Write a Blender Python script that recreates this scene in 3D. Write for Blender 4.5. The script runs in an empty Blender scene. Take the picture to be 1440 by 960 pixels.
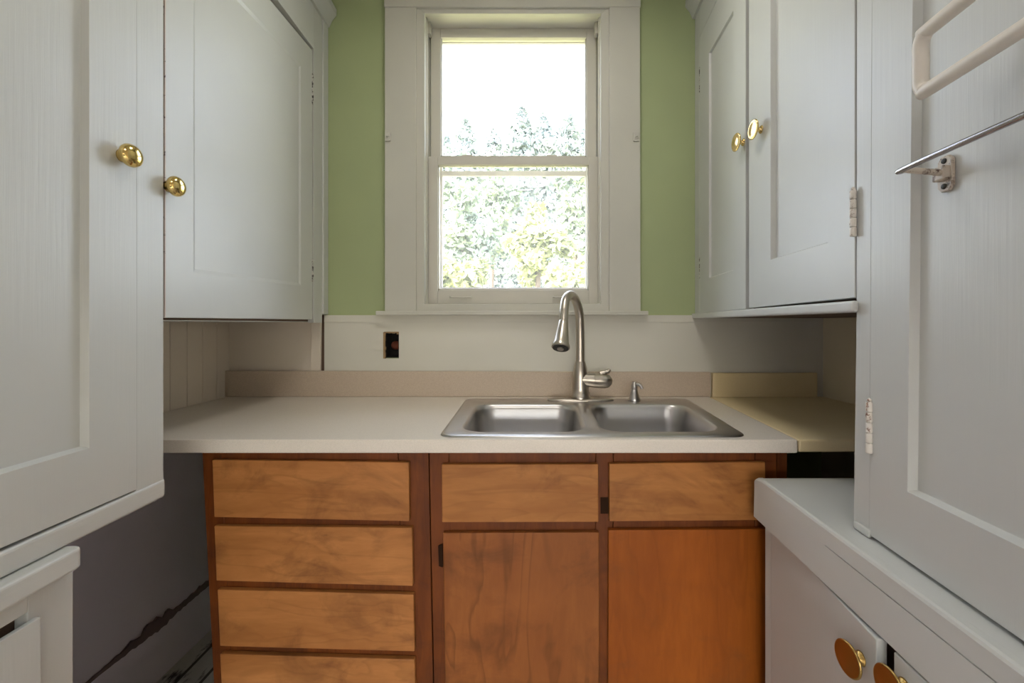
import bpy, bmesh, math, random
from mathutils import Vector, Matrix
random.seed(7)
S = bpy.context.scene
COL = S.collection

# ------------------------------------------------------------------ camera, sky, sun, added ceiling lights, exposure
F, VX, VY, HC = 600.0, 740.0, 455.0, 1.217      # focal length in px, vanishing point, eye height
cam = bpy.data.cameras.new('camera'); co = bpy.data.objects.new('camera', cam); COL.objects.link(co)
cam.sensor_width = 36.0; cam.lens = 36.0 * F / 1440.0
cam.shift_x = -(VX - 720.0) / 1440.0; cam.shift_y = -(480.0 - VY) / 1440.0
cam.clip_start = 0.02; cam.clip_end = 300
co.location = (0, 0, HC); co.rotation_euler = (math.pi / 2, 0, 0)
S.camera = co
S.view_settings.view_transform = 'Standard'; S.view_settings.look = 'None'
S.view_settings.gamma = 1; S.view_settings.use_curve_mapping = False
S.view_settings.exposure = 0.10

w = bpy.data.worlds.new('sky'); S.world = w; w.use_nodes = True
nt = w.node_tree; nt.nodes.clear()
sky = nt.nodes.new('ShaderNodeTexSky'); sky.sky_type = 'NISHITA'; sky.sun_disc = False
sky.sun_elevation = math.radians(48); sky.sun_rotation = math.radians(200); sky.air_density = 1.0; sky.dust_density = 3.0
bg = nt.nodes.new('ShaderNodeBackground'); bg.inputs[1].default_value = 1.45
wo = nt.nodes.new('ShaderNodeOutputWorld')
hs = nt.nodes.new('ShaderNodeHueSaturation'); hs.inputs['Saturation'].default_value = 0.5
nt.links.new(sky.outputs[0], hs.inputs['Color']); nt.links.new(hs.outputs[0], bg.inputs[0]); nt.links.new(bg.outputs[0], wo.inputs[0])

def lamp(name, kind, loc, rot, energy, color, size=None, size_y=None):
    l = bpy.data.lights.new(name, kind); l.energy = energy; l.color = color
    if kind == 'AREA':
        l.shape = 'RECTANGLE'; l.size = size; l.size_y = size_y or size
    o = bpy.data.objects.new(name, l); COL.objects.link(o); o.location = loc; o.rotation_euler = rot
    return o
sun = lamp('sun', 'SUN', (0, 0, 20), (0, 0, 0), 15.0, (1.0, 0.93, 0.82))
sun.data.angle = math.radians(1.0)
sun.rotation_euler = Vector((0.80, 0.28, -0.62)).to_track_quat('-Z', 'Y').to_euler()
# ceiling lamps are added fill; sky comes through sink window and added rear window
lamp('added_ceiling_fill', 'AREA', (-0.05, -0.45, 2.62), (0, 0, 0), 6.0, (1.0, 0.95, 0.88), 0.45, 0.45)
lamp('added_sink_fill', 'AREA', (0.05, 1.05, 2.66), (0, 0, 0), 5.0, (1.0, 0.95, 0.88), 0.30, 0.30)  # second unseen lamp, added to brighten the counter

# ------------------------------------------------------------------ helpers
ORG = {}
def link(o): COL.objects.link(o); return o
def tag(o, label=None, cat=None, group=None, kind=None):
    if label: o['label'] = label
    if cat: o['category'] = cat
    if group: o['group'] = group
    if kind: o['kind'] = kind
    return o
def thing(name, loc, label, cat, group=None, kind=None):
    o = bpy.data.objects.new(name, None); link(o); o.location = loc; o.empty_display_size = 0.05
    ORG[o.name] = Vector(loc); return tag(o, label, cat, group, kind)
def obj(name, bm, mat, parent=None, loc=None, bevel=0.0, smooth=False, seg=2, auto=None):
    """links a bmesh written in world coordinates as ONE mesh object"""
    org = ORG[parent.name] if parent else Vector(loc if loc is not None else (0, 0, 0))
    bmesh.ops.translate(bm, verts=bm.verts, vec=-org)
    bmesh.ops.recalc_face_normals(bm, faces=bm.faces)
    me = bpy.data.meshes.new(name); bm.to_mesh(me); bm.free()
    for m in (mat if isinstance(mat, (list, tuple)) else [mat]): me.materials.append(m)
    if smooth:
        for p in me.polygons: p.use_smooth = True
    o = bpy.data.objects.new(name, me); link(o)
    if parent: o.parent = parent
    else: o.location = org
    ORG[o.name] = org
    if bevel > 0:
        b = o.modifiers.new('bevel', 'BEVEL'); b.width = bevel; b.segments = seg; b.limit_method = 'ANGLE'
        b.angle_limit = math.radians(40); b.harden_normals = False
    if auto:
        e = o.modifiers.new('split', 'EDGE_SPLIT'); e.split_angle = math.radians(auto)
    return o
def P(px, py, d): return Vector(((px - VX) / F * d, d, HC - (py - VY) / F * d))
def hexa(bm, p):
    v = [bm.verts.new(q) for q in p]
    for f in ((0,3,2,1),(4,5,6,7),(0,1,5,4),(1,2,6,5),(2,3,7,6),(3,0,4,7)): bm.faces.new([v[i] for i in f])
    return v
def box(bm, x0, x1, y0, y1, z0, z1):
    return hexa(bm, [(x0,y0,z0),(x1,y0,z0),(x1,y1,z0),(x0,y1,z0),(x0,y0,z1),(x1,y0,z1),(x1,y1,z1),(x0,y1,z1)])
def prism(bm, a, b):
    """two matching loops of points joined into a closed solid"""
    A = [bm.verts.new(q) for q in a]; B = [bm.verts.new(q) for q in b]; n = len(A)
    bm.faces.new(A); bm.faces.new(B[::-1])
    for i in range(n): bm.faces.new([A[i], B[i], B[(i+1) % n], A[(i+1) % n]])
def fslab(bm, pxs, d0, d1):
    """a board facing the camera: outline in picture points on the plane y = d0, real thickness back to d1"""
    a = [P(x, y, d0) for x, y in pxs]
    prism(bm, a, [q + Vector((0, d1 - d0, 0)) for q in a])
def NB(): return bmesh.new()
class Side:
    def __init__(s, a, b, sg): s.a, s.b, s.sg = a, b, sg
    def X(s, d, n=0.0): return s.a + s.b * d + s.sg * n
    def pt(s, d, z, n=0.0): return Vector((s.X(d, n), d, z))
    def dz(s, px, py, n=0.0):
        d = (s.a + s.sg * n) / ((px - VX) / F - s.b); return d, HC - (py - VY) / F * d
    def poly(s, bm, q, n0, n1): prism(bm, [s.pt(d, z, n1) for d, z in q], [s.pt(d, z, n0) for d, z in q])
    def slab(s, bm, d0, d1, z0, z1, n0, n1): s.poly(bm, [(d0,z0),(d1,z0),(d1,z1),(d0,z1)], n0, n1)
L = Side(-0.764, -0.042, 1); R = Side(0.549, 0.09, -1); B = Side(0.5255, 0.052, -1)
def panel_door(bm, s, q, p, n0, n1, rec=0.012, mw=0.004):
    """framed door: outline q, panel opening p (both d,z in the same order), panel recessed by rec"""
    cx = sum(a for a, _ in p) / 4; cz = sum(b for _, b in p) / 4
    def sh(a, c): return a + (mw if a < c else -mw)
    p2 = [(sh(a, cx), sh(b, cz)) for a, b in p]
    mk = lambda lst, n: [bm.verts.new(s.pt(d, z, n)) for d, z in lst]
    r0, r1, r2, r3 = mk(q, n1), mk(p, n1), mk(p2, n1 - rec), mk(q, n0)
    for i in range(4):
        j = (i + 1) % 4
        bm.faces.new([r0[i], r0[j], r1[j], r1[i]]); bm.faces.new([r1[i], r1[j], r2[j], r2[i]])
        bm.faces.new([r3[j], r3[i], r0[i], r0[j]].__reversed__() if False else [r0[j], r0[i], r3[i], r3[j]])
    bm.faces.new(r2); bm.faces.new(r3[::-1])
def basis(axis):
    a = Vector(axis).normalized(); t = Vector((0, 0, 1)) if abs(a.z) < 0.9 else Vector((1, 0, 0))
    u = a.cross(t).normalized(); return a, u, a.cross(u)
def lathe(bm, prof, org, axis, n=32, sx=1.0, sy=1.0):
    a, u, v = basis(axis); org = Vector(org); rings = []
    for r, h in prof:
        if r < 1e-6: rings.append([bm.verts.new(org + a * h)])
        else: rings.append([bm.verts.new(org + a*h + u*(r*sx*math.cos(2*math.pi*k/n)) + v*(r*sy*math.sin(2*math.pi*k/n))) for k in range(n)])
    for A, C in zip(rings, rings[1:]):
        for k in range(n):
            j = (k + 1) % n
            if len(A) == 1 and len(C) == 1: continue
            if len(A) == 1: bm.faces.new([A[0], C[j], C[k]])
            elif len(C) == 1: bm.faces.new([A[k], A[j], C[0]])
            else: bm.faces.new([A[k], A[j], C[j], C[k]])
    if len(rings[0]) > 1: bm.faces.new(rings[0][::-1])
    if len(rings[-1]) > 1: bm.faces.new(rings[-1])
def tube(bm, pts, rad, n=20, cap=True):
    pts = [Vector(p) for p in pts]; rings = []; u = None
    for i, p in enumerate(pts):
        t = (pts[min(i+1, len(pts)-1)] - pts[max(i-1, 0)]).normalized()
        if u is None: _, u, _ = basis(t)
        u = (u - t * u.dot(t)).normalized(); v = t.cross(u)
        r = rad[i] if isinstance(rad, (list, tuple)) else rad
        rings.append([bm.verts.new(p + u*(r*math.cos(2*math.pi*k/n)) + v*(r*math.sin(2*math.pi*k/n))) for k in range(n)])
    for A, C in zip(rings, rings[1:]):
        for k in range(n): bm.faces.new([A[k], A[(k+1) % n], C[(k+1) % n], C[k]])
    if cap: bm.faces.new(rings[0][::-1]); bm.faces.new(rings[-1])
def spline(pts, m=8):
    pts = [Vector(p) for p in pts]; q = [2*pts[0]-pts[1]] + pts + [2*pts[-1]-pts[-2]]; out = []
    for i in range(1, len(q) - 2):
        a, b, c, d = q[i-1:i+3]
        for k in range(m):
            t = k / m
            out.append(0.5 * ((2*b) + (c-a)*t + (2*a-5*b+4*c-d)*t*t + (3*b-a-3*c+d)*t*t*t))
    out.append(pts[-1]); return out

# ------------------------------------------------------------------ materials
def mat(name, color, rough=0.5, metal=0.0, spec=0.5):
    m = bpy.data.materials.new(name); m.use_nodes = True; b = m.node_tree.nodes['Principled BSDF']
    b.inputs['Base Color'].default_value = (*color, 1); b.inputs['Roughness'].default_value = rough
    b.inputs['Metallic'].default_value = metal; b.inputs['Specular IOR Level'].default_value = spec
    return m
def nd(m, t): return m.node_tree.nodes.new(t)
def ln(m, a, b): m.node_tree.links.new(a, b)
def coords(m, scale, obj_=True):
    tc = nd(m, 'ShaderNodeTexCoord'); mp = nd(m, 'ShaderNodeMapping'); mp.inputs['Scale'].default_value = scale
    ln(m, tc.outputs['Object' if obj_ else 'Generated'], mp.inputs[0]); return mp.outputs[0]
def noise(m, vec, scale=1.0, detail=4.0, rough=0.55, dist=0.0):
    n = nd(m, 'ShaderNodeTexNoise'); n.inputs['Scale'].default_value = scale; n.inputs['Detail'].default_value = detail
    n.inputs['Roughness'].default_value = rough; n.inputs['Distortion'].default_value = dist
    ln(m, vec, n.inputs['Vector']); return n.outputs['Fac']
def ramp(m, fac, stops):
    r = nd(m, 'ShaderNodeValToRGB'); e = r.color_ramp.elements
    while len(e) > 2: e.remove(e[-1])
    for i, (p, c) in enumerate(stops):
        x = e[i] if i < 2 else e.new(p); x.position = p; x.color = (*c, 1) if len(c) == 3 else c
    ln(m, fac, r.inputs[0]); return r.outputs[0]
def mix(m, fac, a, b, mode='MIX'):
    x = nd(m, 'ShaderNodeMix'); x.data_type = 'RGBA'; x.blend_type = mode
    for s, v in ((0, fac), (6, a), (7, b)):
        if hasattr(v, 'links') or isinstance(v, bpy.types.NodeSocket): ln(m, v, x.inputs[s])
        elif s == 0: x.inputs[0].default_value = v
        else: x.inputs[s].default_value = (*v, 1)
    return x.outputs[2]
def bump(m, h, strength=0.2, dist=0.002):
    b = nd(m, 'ShaderNodeBump'); b.inputs['Strength'].default_value = strength; b.inputs['Distance'].default_value = dist
    ln(m, h, b.inputs['Height']); ln(m, b.outputs[0], m.node_tree.nodes['Principled BSDF'].inputs['Normal'])
def setc(m, c): ln(m, c, m.node_tree.nodes['Principled BSDF'].inputs['Base Color'])
def setr(m, c): ln(m, c, m.node_tree.nodes['Principled BSDF'].inputs['Roughness'])

def paint(name, c, rough=0.36, strokes=(160, 160, 5), st=0.25):
    m = mat(name, c, rough)
    a = noise(m, coords(m, strokes), 1.0, 3.0); b_ = noise(m, coords(m, (2.2, 2.2, 2.2)), 1.0, 3.0)
    k = tuple(x * 0.93 for x in c)
    setc(m, mix(m, ramp(m, b_, [(0.35, (0, 0, 0)), (0.7, (1, 1, 1))]), k, c))
    bump(m, a, st, 0.0012); return m
WHITE = paint('white_gloss_paint', (0.60, 0.61, 0.59), 0.36)
WHITE_H = paint('white_gloss_paint_sideways', (0.62, 0.63, 0.61), 0.35, (160, 5, 160), 0.2)
TRIM = paint('window_trim_paint', (0.64, 0.63, 0.56), 0.38, (90, 90, 6), 0.12)
SASH = mat('vinyl_sash', (0.66, 0.64, 0.57), 0.35)
GREEN = paint('green_wall_paint', (0.42, 0.49, 0.265), 0.6, (60, 60, 60), 0.12)
CEIL = paint('ceiling_paint', (0.70, 0.69, 0.62), 0.7, (40, 40, 40), 0.1)
SPLASH = paint('splash_board_paint', (0.75, 0.735, 0.655), 0.42, (8, 120, 120), 0.1)
LOWWALL = paint('grey_plaster_paint', (0.80, 0.75, 0.86), 0.6, (14, 14, 14), 0.3)
WARM = paint('warm_white_board_paint', (0.82, 0.74, 0.64), 0.45)
SIDEW = paint('cream_wall_paint', (0.82, 0.73, 0.54), 0.5, (14, 14, 14), 0.1)
GAP = mat('dark_old_wood', (0.12, 0.075, 0.05), 0.8)
CHIP = mat('bare_brown_wood', (0.16, 0.085, 0.05), 0.8)
BLACK = mat('black_recess', (0.008, 0.007, 0.006), 0.9)

def laminate(name, c1, c2, rough=0.4):
    m = mat(name, c1, rough)
    n = noise(m, coords(m, (420, 420, 420)), 1.0, 2.0, 0.7); n2 = noise(m, coords(m, (5, 5, 5)), 1.0, 2.0)
    c = mix(m, ramp(m, n, [(0.38, (0, 0, 0)), (0.62, (1, 1, 1))]), c2, c1)
    setc(m, mix(m, ramp(m, n2, [(0.3, (0.93, 0.92, 0.90)), (0.7, (1, 1, 1))]), (0, 0, 0), c) if False else c)
    return m
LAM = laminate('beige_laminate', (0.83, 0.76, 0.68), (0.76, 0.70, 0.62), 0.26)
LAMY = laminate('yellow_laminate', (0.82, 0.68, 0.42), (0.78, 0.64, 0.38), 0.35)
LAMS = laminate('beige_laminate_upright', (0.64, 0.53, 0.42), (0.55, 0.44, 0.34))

def wood(name, hi, lo, stain, scale, figure=2.2, rough=0.42, stain_amt=(0.45, 0.75), lines=0.35, freq=7.0, fine_amt=0.35):
    m = mat(name, hi, rough + 0.06, 0.0, 0.25)
    g = noise(m, coords(m, scale), 1.0, 3.0, 0.5, figure * 0.35)
    mu = nd(m, 'ShaderNodeMath'); mu.operation = 'MULTIPLY'; mu.inputs[1].default_value = freq; ln(m, g, mu.inputs[0])
    fc = nd(m, 'ShaderNodeMath'); fc.operation = 'FRACT'; ln(m, mu.outputs[0], fc.inputs[0])
    fine = noise(m, coords(m, tuple(x * 9 for x in scale)), 1.0, 4.0, 0.65)
    big = noise(m, coords(m, tuple(x * 0.8 for x in scale)), 1.0, 5.0, 0.6, figure)
    c = ramp(m, big, [(0.30, lo), (0.62, hi)])
    k = tuple(x * 0.62 for x in lo)
    c = mix(m, ramp(m, fc.outputs[0], [(0.0, (lines,)*3), (0.07, (0, 0, 0)), (0.75, (0, 0, 0)), (1.0, (lines*1.2,)*3)]), c, k)
    c = mix(m, ramp(m, fine, [(0.40, (fine_amt,)*3), (0.60, (0, 0, 0))]), c, lo)
    st = noise(m, coords(m, (5.0, 5.0, 6.5)), 1.0, 6.0, 0.62, 0.9)
    c = mix(m, ramp(m, st, [(stain_amt[0], (0, 0, 0)), (stain_amt[1], (0.85, 0.85, 0.85))]), c, stain)
    pl = noise(m, coords(m, (3.2, 3.2, 4.0)), 1.0, 3.0, 0.5)
    c = mix(m, ramp(m, pl, [(0.52, (0, 0, 0)), (0.75, (0.5, 0.5, 0.5))]), c, tuple(min(1, x * 1.35) for x in hi))
    setc(m, c); bump(m, fine, 0.08, 0.001); return m
W_DRAW = wood('maple_drawer_front', (0.49, 0.205, 0.062), (0.35, 0.135, 0.037), (0.095, 0.034, 0.012), (1.7, 9, 10), 1.6, 0.4, (0.49, 0.76), 0.30, 8.0)
W_FALSE = wood('maple_false_front', (0.44, 0.185, 0.052), (0.33, 0.125, 0.032), (0.13, 0.042, 0.012), (1.7, 9, 10), 1.6, 0.4, (0.50, 0.74), 0.28, 8.0)
W_DOOR = wood('plywood_door_figured', (0.31, 0.105, 0.026), (0.23, 0.072, 0.017), (0.11, 0.036, 0.011), (6.5, 6, 1.5), 2.0, 0.4, (0.49, 0.80), 0.55, 6.0)
W_DOOR2 = wood('plywood_door_plain', (0.32, 0.085, 0.009), (0.23, 0.055, 0.006), (0.17, 0.056, 0.014), (7.5, 7, 1.1), 1.2, 0.4, (0.54, 0.85), 0.22, 7.0)
W_FRAME = wood('red_brown_frame', (0.19, 0.050, 0.008), (0.115, 0.029, 0.006), (0.06, 0.020, 0.008), (16, 12, 2.0), 1.2, 0.42, (0.5, 0.8), 0.3, 6.0)

def metal(name, c, rough, streak=None):
    m = mat(name, c, rough, 1.0)
    if streak:
        n = noise(m, coords(m, streak), 1.0, 3.0, 0.7)
        setr(m, ramp(m, n, [(0.3, (rough*0.92,)*3), (0.7, (min(1, rough*1.12),)*3)]))
    return m
STEEL = metal('brushed_steel', (0.58, 0.565, 0.56), 0.30, (60, 60, 3))
NICKEL = metal('brushed_nickel', (0.56, 0.51, 0.45), 0.30)
BRASS = metal('polished_brass', (0.80, 0.60, 0.24), 0.12)
BRASSD = metal('aged_brass', (0.50, 0.33, 0.11), 0.30)
CHROME = metal('dull_chrome_bar', (0.42, 0.40, 0.41), 0.22)
RUBBER = mat('black_nozzle_ring', (0.02, 0.018, 0.016), 0.45)
def chipped(name, c, d, lo, hi, sc):
    m = mat(name, c, 0.42); n = noise(m, coords(m, (sc, sc, sc)), 1.0, 4.0, 0.7)
    setc(m, ramp(m, n, [(lo, d), (hi, c)])); return m
HINGE = chipped('painted_hinge_chipped', (0.73, 0.69, 0.63), (0.26, 0.15, 0.11), 0.37, 0.43, 60)
HINGEL = chipped('painted_hinge_worn', (0.60, 0.58, 0.54), (0.02, 0.014, 0.01), 0.46, 0.52, 60)
BRACK = chipped('bracket_worn', (0.55, 0.48, 0.40), (0.09, 0.045, 0.03), 0.38, 0.48, 60)
CREAM = mat('cream_enamel', (0.74, 0.69, 0.62), 0.3)

# ------------------------------------------------------------------ structure
YB = 1.80; XL, XR = -1.26, 1.245; ZC = 2.78; YR = -2.40; ZF = 0.0
def grid_wall(name, mat_, xs, zs, skip, y0, y1):
    bm = NB()
    for i in range(len(xs)-1):
        for k in range(len(zs)-1):
            if (i, k) in skip: continue
            box(bm, xs[i], xs[i+1], y0, y1, zs[k], zs[k+1])
    bmesh.ops.remove_doubles(bm, verts=bm.verts, dist=1e-5)
    seen = {}
    for f in list(bm.faces):
        key = tuple(sorted(v.index for v in f.verts))
    bm.verts.index_update()
    for f in list(bm.faces): seen.setdefault(tuple(sorted(v.index for v in f.verts)), []).append(f)
    bmesh.ops.delete(bm, geom=[f for fs in seen.values() if len(fs) > 1 for f in fs], context='FACES')
    return obj(name, bm, mat_)
ox0, ox1 = P(541, 0, YB).x, P(561, 0, YB).x; oz0, oz1 = P(0, 503, YB).z, P(0, 467, YB).z
wx0, wx1 = P(586, 0, YB).x, P(855, 0, YB).x; wz0, wz1 = P(0, 436, YB).z, P(0, 8, YB).z
tag(grid_wall('wall_back', GREEN, [XL-0.1, ox0, ox1, wx0, wx1, XR+0.1], [-0.02, oz0, oz1, wz0, wz1, ZC], {(1, 1), (3, 3)}, YB, YB + 0.13), 'green painted wall behind the sink with a window', 'wall', kind='structure')
bm = NB(); box(bm, XL-0.1, XL, YR-0.1, YB, -0.02, ZC)
tag(obj('wall_left', bm, LOWWALL), 'grey painted plaster wall at the left end of the counter', 'wall', kind='structure')
bm = NB(); box(bm, XR, XR+0.1, YR-0.1, YB, -0.02, ZC)
tag(obj('wall_right', bm, SIDEW), 'cream painted wall at the right end of the counter', 'wall', kind='structure')
tag(grid_wall('wall_rear', CEIL, [XL, -0.95, 0.85, XR], [-0.02, 0.06, 1.50, ZC], {(1, 1)}, YR-0.1, YR), 'wall behind the viewer with an opening added to let daylight in', 'wall', kind='structure')  # opening belongs to the added rear window
bm = NB(); box(bm, XL-0.1, XR+0.1, YR-0.1, YB+0.13, ZC, ZC+0.1)
tag(obj('ceiling', bm, CEIL), 'plain painted ceiling', 'ceiling', kind='structure')
FLOOR = mat('worn_grey_boards', (0.30, 0.29, 0.27), 0.6)
n1 = noise(FLOOR, coords(FLOOR, (26, 7, 10)), 1.0, 5.0, 0.7)
br = nd(FLOOR, 'ShaderNodeTexBrick'); br.inputs['Scale'].default_value = 1.0; br.inputs['Mortar Size'].default_value = 0.006
br.inputs['Brick Width'].default_value = 2.2; br.inputs['Row Height'].default_value = 0.085
br.inputs['Color1'].default_value = (1, 1, 1, 1); br.inputs['Color2'].default_value = (0.85, 0.85, 0.85, 1); br.inputs['Mortar'].default_value = (0.12, 0.1, 0.09, 1)
mp = nd(FLOOR, 'ShaderNodeMapping'); mp.inputs['Rotation'].default_value = (0, 0, math.pi/2); tcx = nd(FLOOR, 'ShaderNodeTexCoord')
ln(FLOOR, tcx.outputs['Object'], mp.inputs[0]); ln(FLOOR, mp.outputs[0], br.inputs['Vector'])
setc(FLOOR, mix(FLOOR, 1.0, ramp(FLOOR, n1, [(0.36, (0.07, 0.05, 0.045)), (0.46, (0.62, 0.60, 0.56))]), br.outputs['Color'], 'MULTIPLY'))
bm = NB(); box(bm, XL-0.1, XR+0.1, YR-0.1, YB+0.1, -0.1, 0.0)
tag(obj('floor', bm, FLOOR), 'worn grey wooden board floor', 'floor', kind='structure')
# baseboard with peeled paint along its top
bm = NB(); box(bm, XL, XL+0.006, -1.0, YB, 0.0, 0.188)
base = tag(obj('baseboard_left', bm, LOWWALL, bevel=0.002), 'grey baseboard with peeling paint along its top edge', 'baseboard', kind='structure')
bm = NB()
top = []; bot = []
for i in range(60):
    t = i / 59; y = 1.06 + 0.70 * t
    wdt = 0.003 + 0.026 * math.exp(-((t - 0.56) / 0.16) ** 2) + 0.008 * math.exp(-((t - 0.86) / 0.06) ** 2)
    top.append((y, 0.190 + wdt * (0.45 + 0.9*random.random()) + 0.01*math.sin(t*9)*max(0, t-0.2)))
    bot.append((y, 0.186 - wdt * (0.15 + 0.5*random.random())))
lp = top + bot[::-1]
A_ = [[bm.verts.new((XL + 0.0075 - h, y, z)) for y, z in top] for h in (0.0, 0.007)]
B_ = [[bm.verts.new((XL + 0.0075 - h, y, z)) for y, z in bot] for h in (0.0, 0.007)]
for i in range(59):
    bm.faces.new([A_[0][i], A_[0][i+1], B_[0][i+1], B_[0][i]])
    bm.faces.new([A_[0][i], A_[1][i], A_[1][i+1], A_[0][i+1]]); bm.faces.new([B_[0][i], B_[0][i+1], B_[1][i+1], B_[1][i]])
obj('peeled_patch', bm, mat('old_purple_brown_paint', (0.17, 0.125, 0.13), 0.8), base)
# beadboard over the counter end at the left, flat board beside it, splash board
bm = NB()
for y0 in [1.12 + 0.0755*i for i in range(9)]:
    box(bm, XL, XL+0.012, y0, min(y0 + 0.0725, YB), 0.80, 1.26)
tag(obj('trim_1', bm, WARM, bevel=0.003), 'white beadboard on the left wall over the counter', 'panelling', kind='structure')
bm = NB(); fslab(bm, [(308, 440), (438, 440), (438, 526), (308, 526)], YB-0.006, YB)
fslab(bm, [(437, 440), (451, 446), (450, 524), (437, 524)], YB-0.014, YB)
t2 = tag(obj('trim_2', bm, WARM, bevel=0.0015), 'white board under the left wall cabinet', 'panelling', kind='structure')
bm = NB(); fslab(bm, [(450.5, 443), (457, 443), (457, 526), (450.5, 526)], YB-0.003, YB); obj('dark_joint', bm, GAP, t2)
# splash board: outline with the ragged outlet hole left open
bm = NB()
x0, x1 = P(456, 0, YB-0.01).x, XR; z0, z1 = 0.88, P(0, 443, YB-0.01).z
hx0, hx1 = P(540, 0, YB-0.01).x, P(561, 0, YB-0.01).x; hz0, hz1 = P(0, 504, YB-0.01).z, P(0, 467, YB-0.01).z
for a, b, c, d in ((x0, hx0, z0, z1), (hx1, x1, z0, z1), (hx0, hx1, z0, hz0), (hx0, hx1, hz1, z1)): box(bm, a, b, YB-0.01, YB, c, d)
splash = tag(obj('trim_3', bm, SPLASH), 'white painted splash board behind the sink with a cut outlet hole', 'panelling', kind='structure')
bm = NB(); box(bm, x0, x1, YB-0.0125, YB-0.01, P(0, 453, YB).z, z1); obj('cap_strip', bm, SPLASH, splash, bevel=0.001)
bm = NB()
for i in range(9):
    z = hz0 + (hz1-hz0)*i/9; k = random.uniform(0.004, 0.009); box(bm, hx0-0.003, hx0+k, YB-0.0115, YB-0.001, z, z + (hz1-hz0)/9)
for i in range(7):
    x = hx0 + (hx1-hx0)*i/7; k = random.uniform(0.003, 0.010); box(bm, x, x + (hx1-hx0)/7, YB-0.0115, YB-0.001, hz1-k, hz1+0.002)
obj('ragged_edge', bm, mat('raw_board_edge', (0.34, 0.22, 0.11), 0.9), splash)

# ------------------------------------------------------------------ window
win = thing('window_1', (P(722, 0, YB).x, YB, wz0), 'white double-hung window over the sink', 'window', kind='structure')
dc = YB - 0.022
bm = NB(); fslab(bm, [(541, 10), (585, 10), (585, 438), (541, 438)], dc, YB); obj('casing', bm, TRIM, win, bevel=0.002)
bm = NB(); fslab(bm, [(857, 10), (900, 10), (901, 438), (857, 438)], dc, YB); obj('casing', bm, TRIM, win, bevel=0.002)
bm = NB(); fslab(bm, [(540, -60), (901, -60), (901, 9.4), (540, 9.4)], dc-0.003, YB); obj('head_casing', bm, TRIM, win, bevel=0.002)
bm = NB(); fslab(bm, [(528, 437), (912, 437), (912, 443), (528, 443)], dc-0.024, YB+0.02); obj('stool', bm, TRIM, win, bevel=0.003)
# painted-over curtain brackets on the casing
for px in (545, 895):
    bm = NB(); fslab(bm, [(px-4, 186), (px+4, 186), (px+4, 198), (px-4, 198)], dc-0.006, dc)
    lathe(bm, [(0.005, 0), (0.005, 0.008), (0.0, 0.010)], P(px, 192, dc-0.006), (0, -1, 0), 12)
    obj('curtain_bracket', bm, TRIM, win, bevel=0.002)
bm = NB()   # stop boards and jambs
fslab(bm, [(585, 9), (597, 19), (597, 427.5), (585, 427.5)], YB-0.012, YB+0.01)
fslab(bm, [(857, 9), (845, 19), (845, 427.5), (857, 427.5)], YB-0.012, YB+0.01)
fslab(bm, [(585, 9), (857, 9), (845, 19), (597, 19)], YB-0.012, YB+0.01)
fslab(bm, [(585, 438), (857, 438), (857, 427), (585, 427)], YB-0.012, YB+0.03)
obj('stop', bm, TRIM, win, bevel=0.0015)
jx0, jx1, jz1, jz0 = P(597, 0, YB).x, P(845, 0, YB).x, P(0, 19, YB).z, P(0, 429, YB).z
bm = NB(); YE = YB + 0.19
box(bm, jx0-0.03, jx0, YB-0.002, YE, jz0-0.03, jz1+0.03); box(bm, jx1, jx1+0.03, YB-0.002, YE, jz0-0.03, jz1+0.03)
box(bm, jx0, jx1, YB-0.002, YE, jz1, jz1+0.03); box(bm, jx0, jx1, YB-0.002, YE+0.03, jz0-0.03, jz0)
for q in (0.012, 0.03):   # vinyl track ribs
    box(bm, jx0, jx0+0.006, YB+q, YB+q+0.006, jz0, jz1); box(bm, jx1-0.006, jx1, YB+q, YB+q+0.006, jz0, jz1)
obj('jamb', bm, SASH, win, bevel=0.001)
for px in (603, 839):
    bm = NB(); fslab(bm, [(px-2.2, 22), (px+2.2, 22), (px+2.2, 46), (px-2.2, 46)], YB+0.05, YB+0.085)
    obj('balance_shoe', bm, SASH, win, bevel=0.002)
GLASS = bpy.data.materials.new('hazed_window_glass'); GLASS.use_nodes = True
gt = GLASS.node_tree; gt.nodes.clear()
tr = gt.nodes.new('ShaderNodeBsdfTransparent'); gl = gt.nodes.new('ShaderNodeBsdfGlossy'); gl.inputs['Roughness'].default_value = 0.02
ms = gt.nodes.new('ShaderNodeMixShader'); fr = gt.nodes.new('ShaderNodeLayerWeight'); fr.inputs[0].default_value = 0.12; go = gt.nodes.new('ShaderNodeOutputMaterial')
gt.links.new(fr.outputs['Fresnel'], ms.inputs[0]); gt.links.new(tr.outputs[0], ms.inputs[1]); gt.links.new(gl.outputs[0], ms.inputs[2]); dd = gt.nodes.new('ShaderNodeBsdfTranslucent'); m2 = gt.nodes.new('ShaderNodeMixShader'); m2.inputs[0].default_value = 0.018  # translucent share lays a faint haze of glare over the view
gt.links.new(ms.outputs[0], m2.inputs[1]); gt.links.new(dd.outputs[0], m2.inputs[2]); gt.links.new(m2.outputs[0], go.inputs[0])
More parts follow.
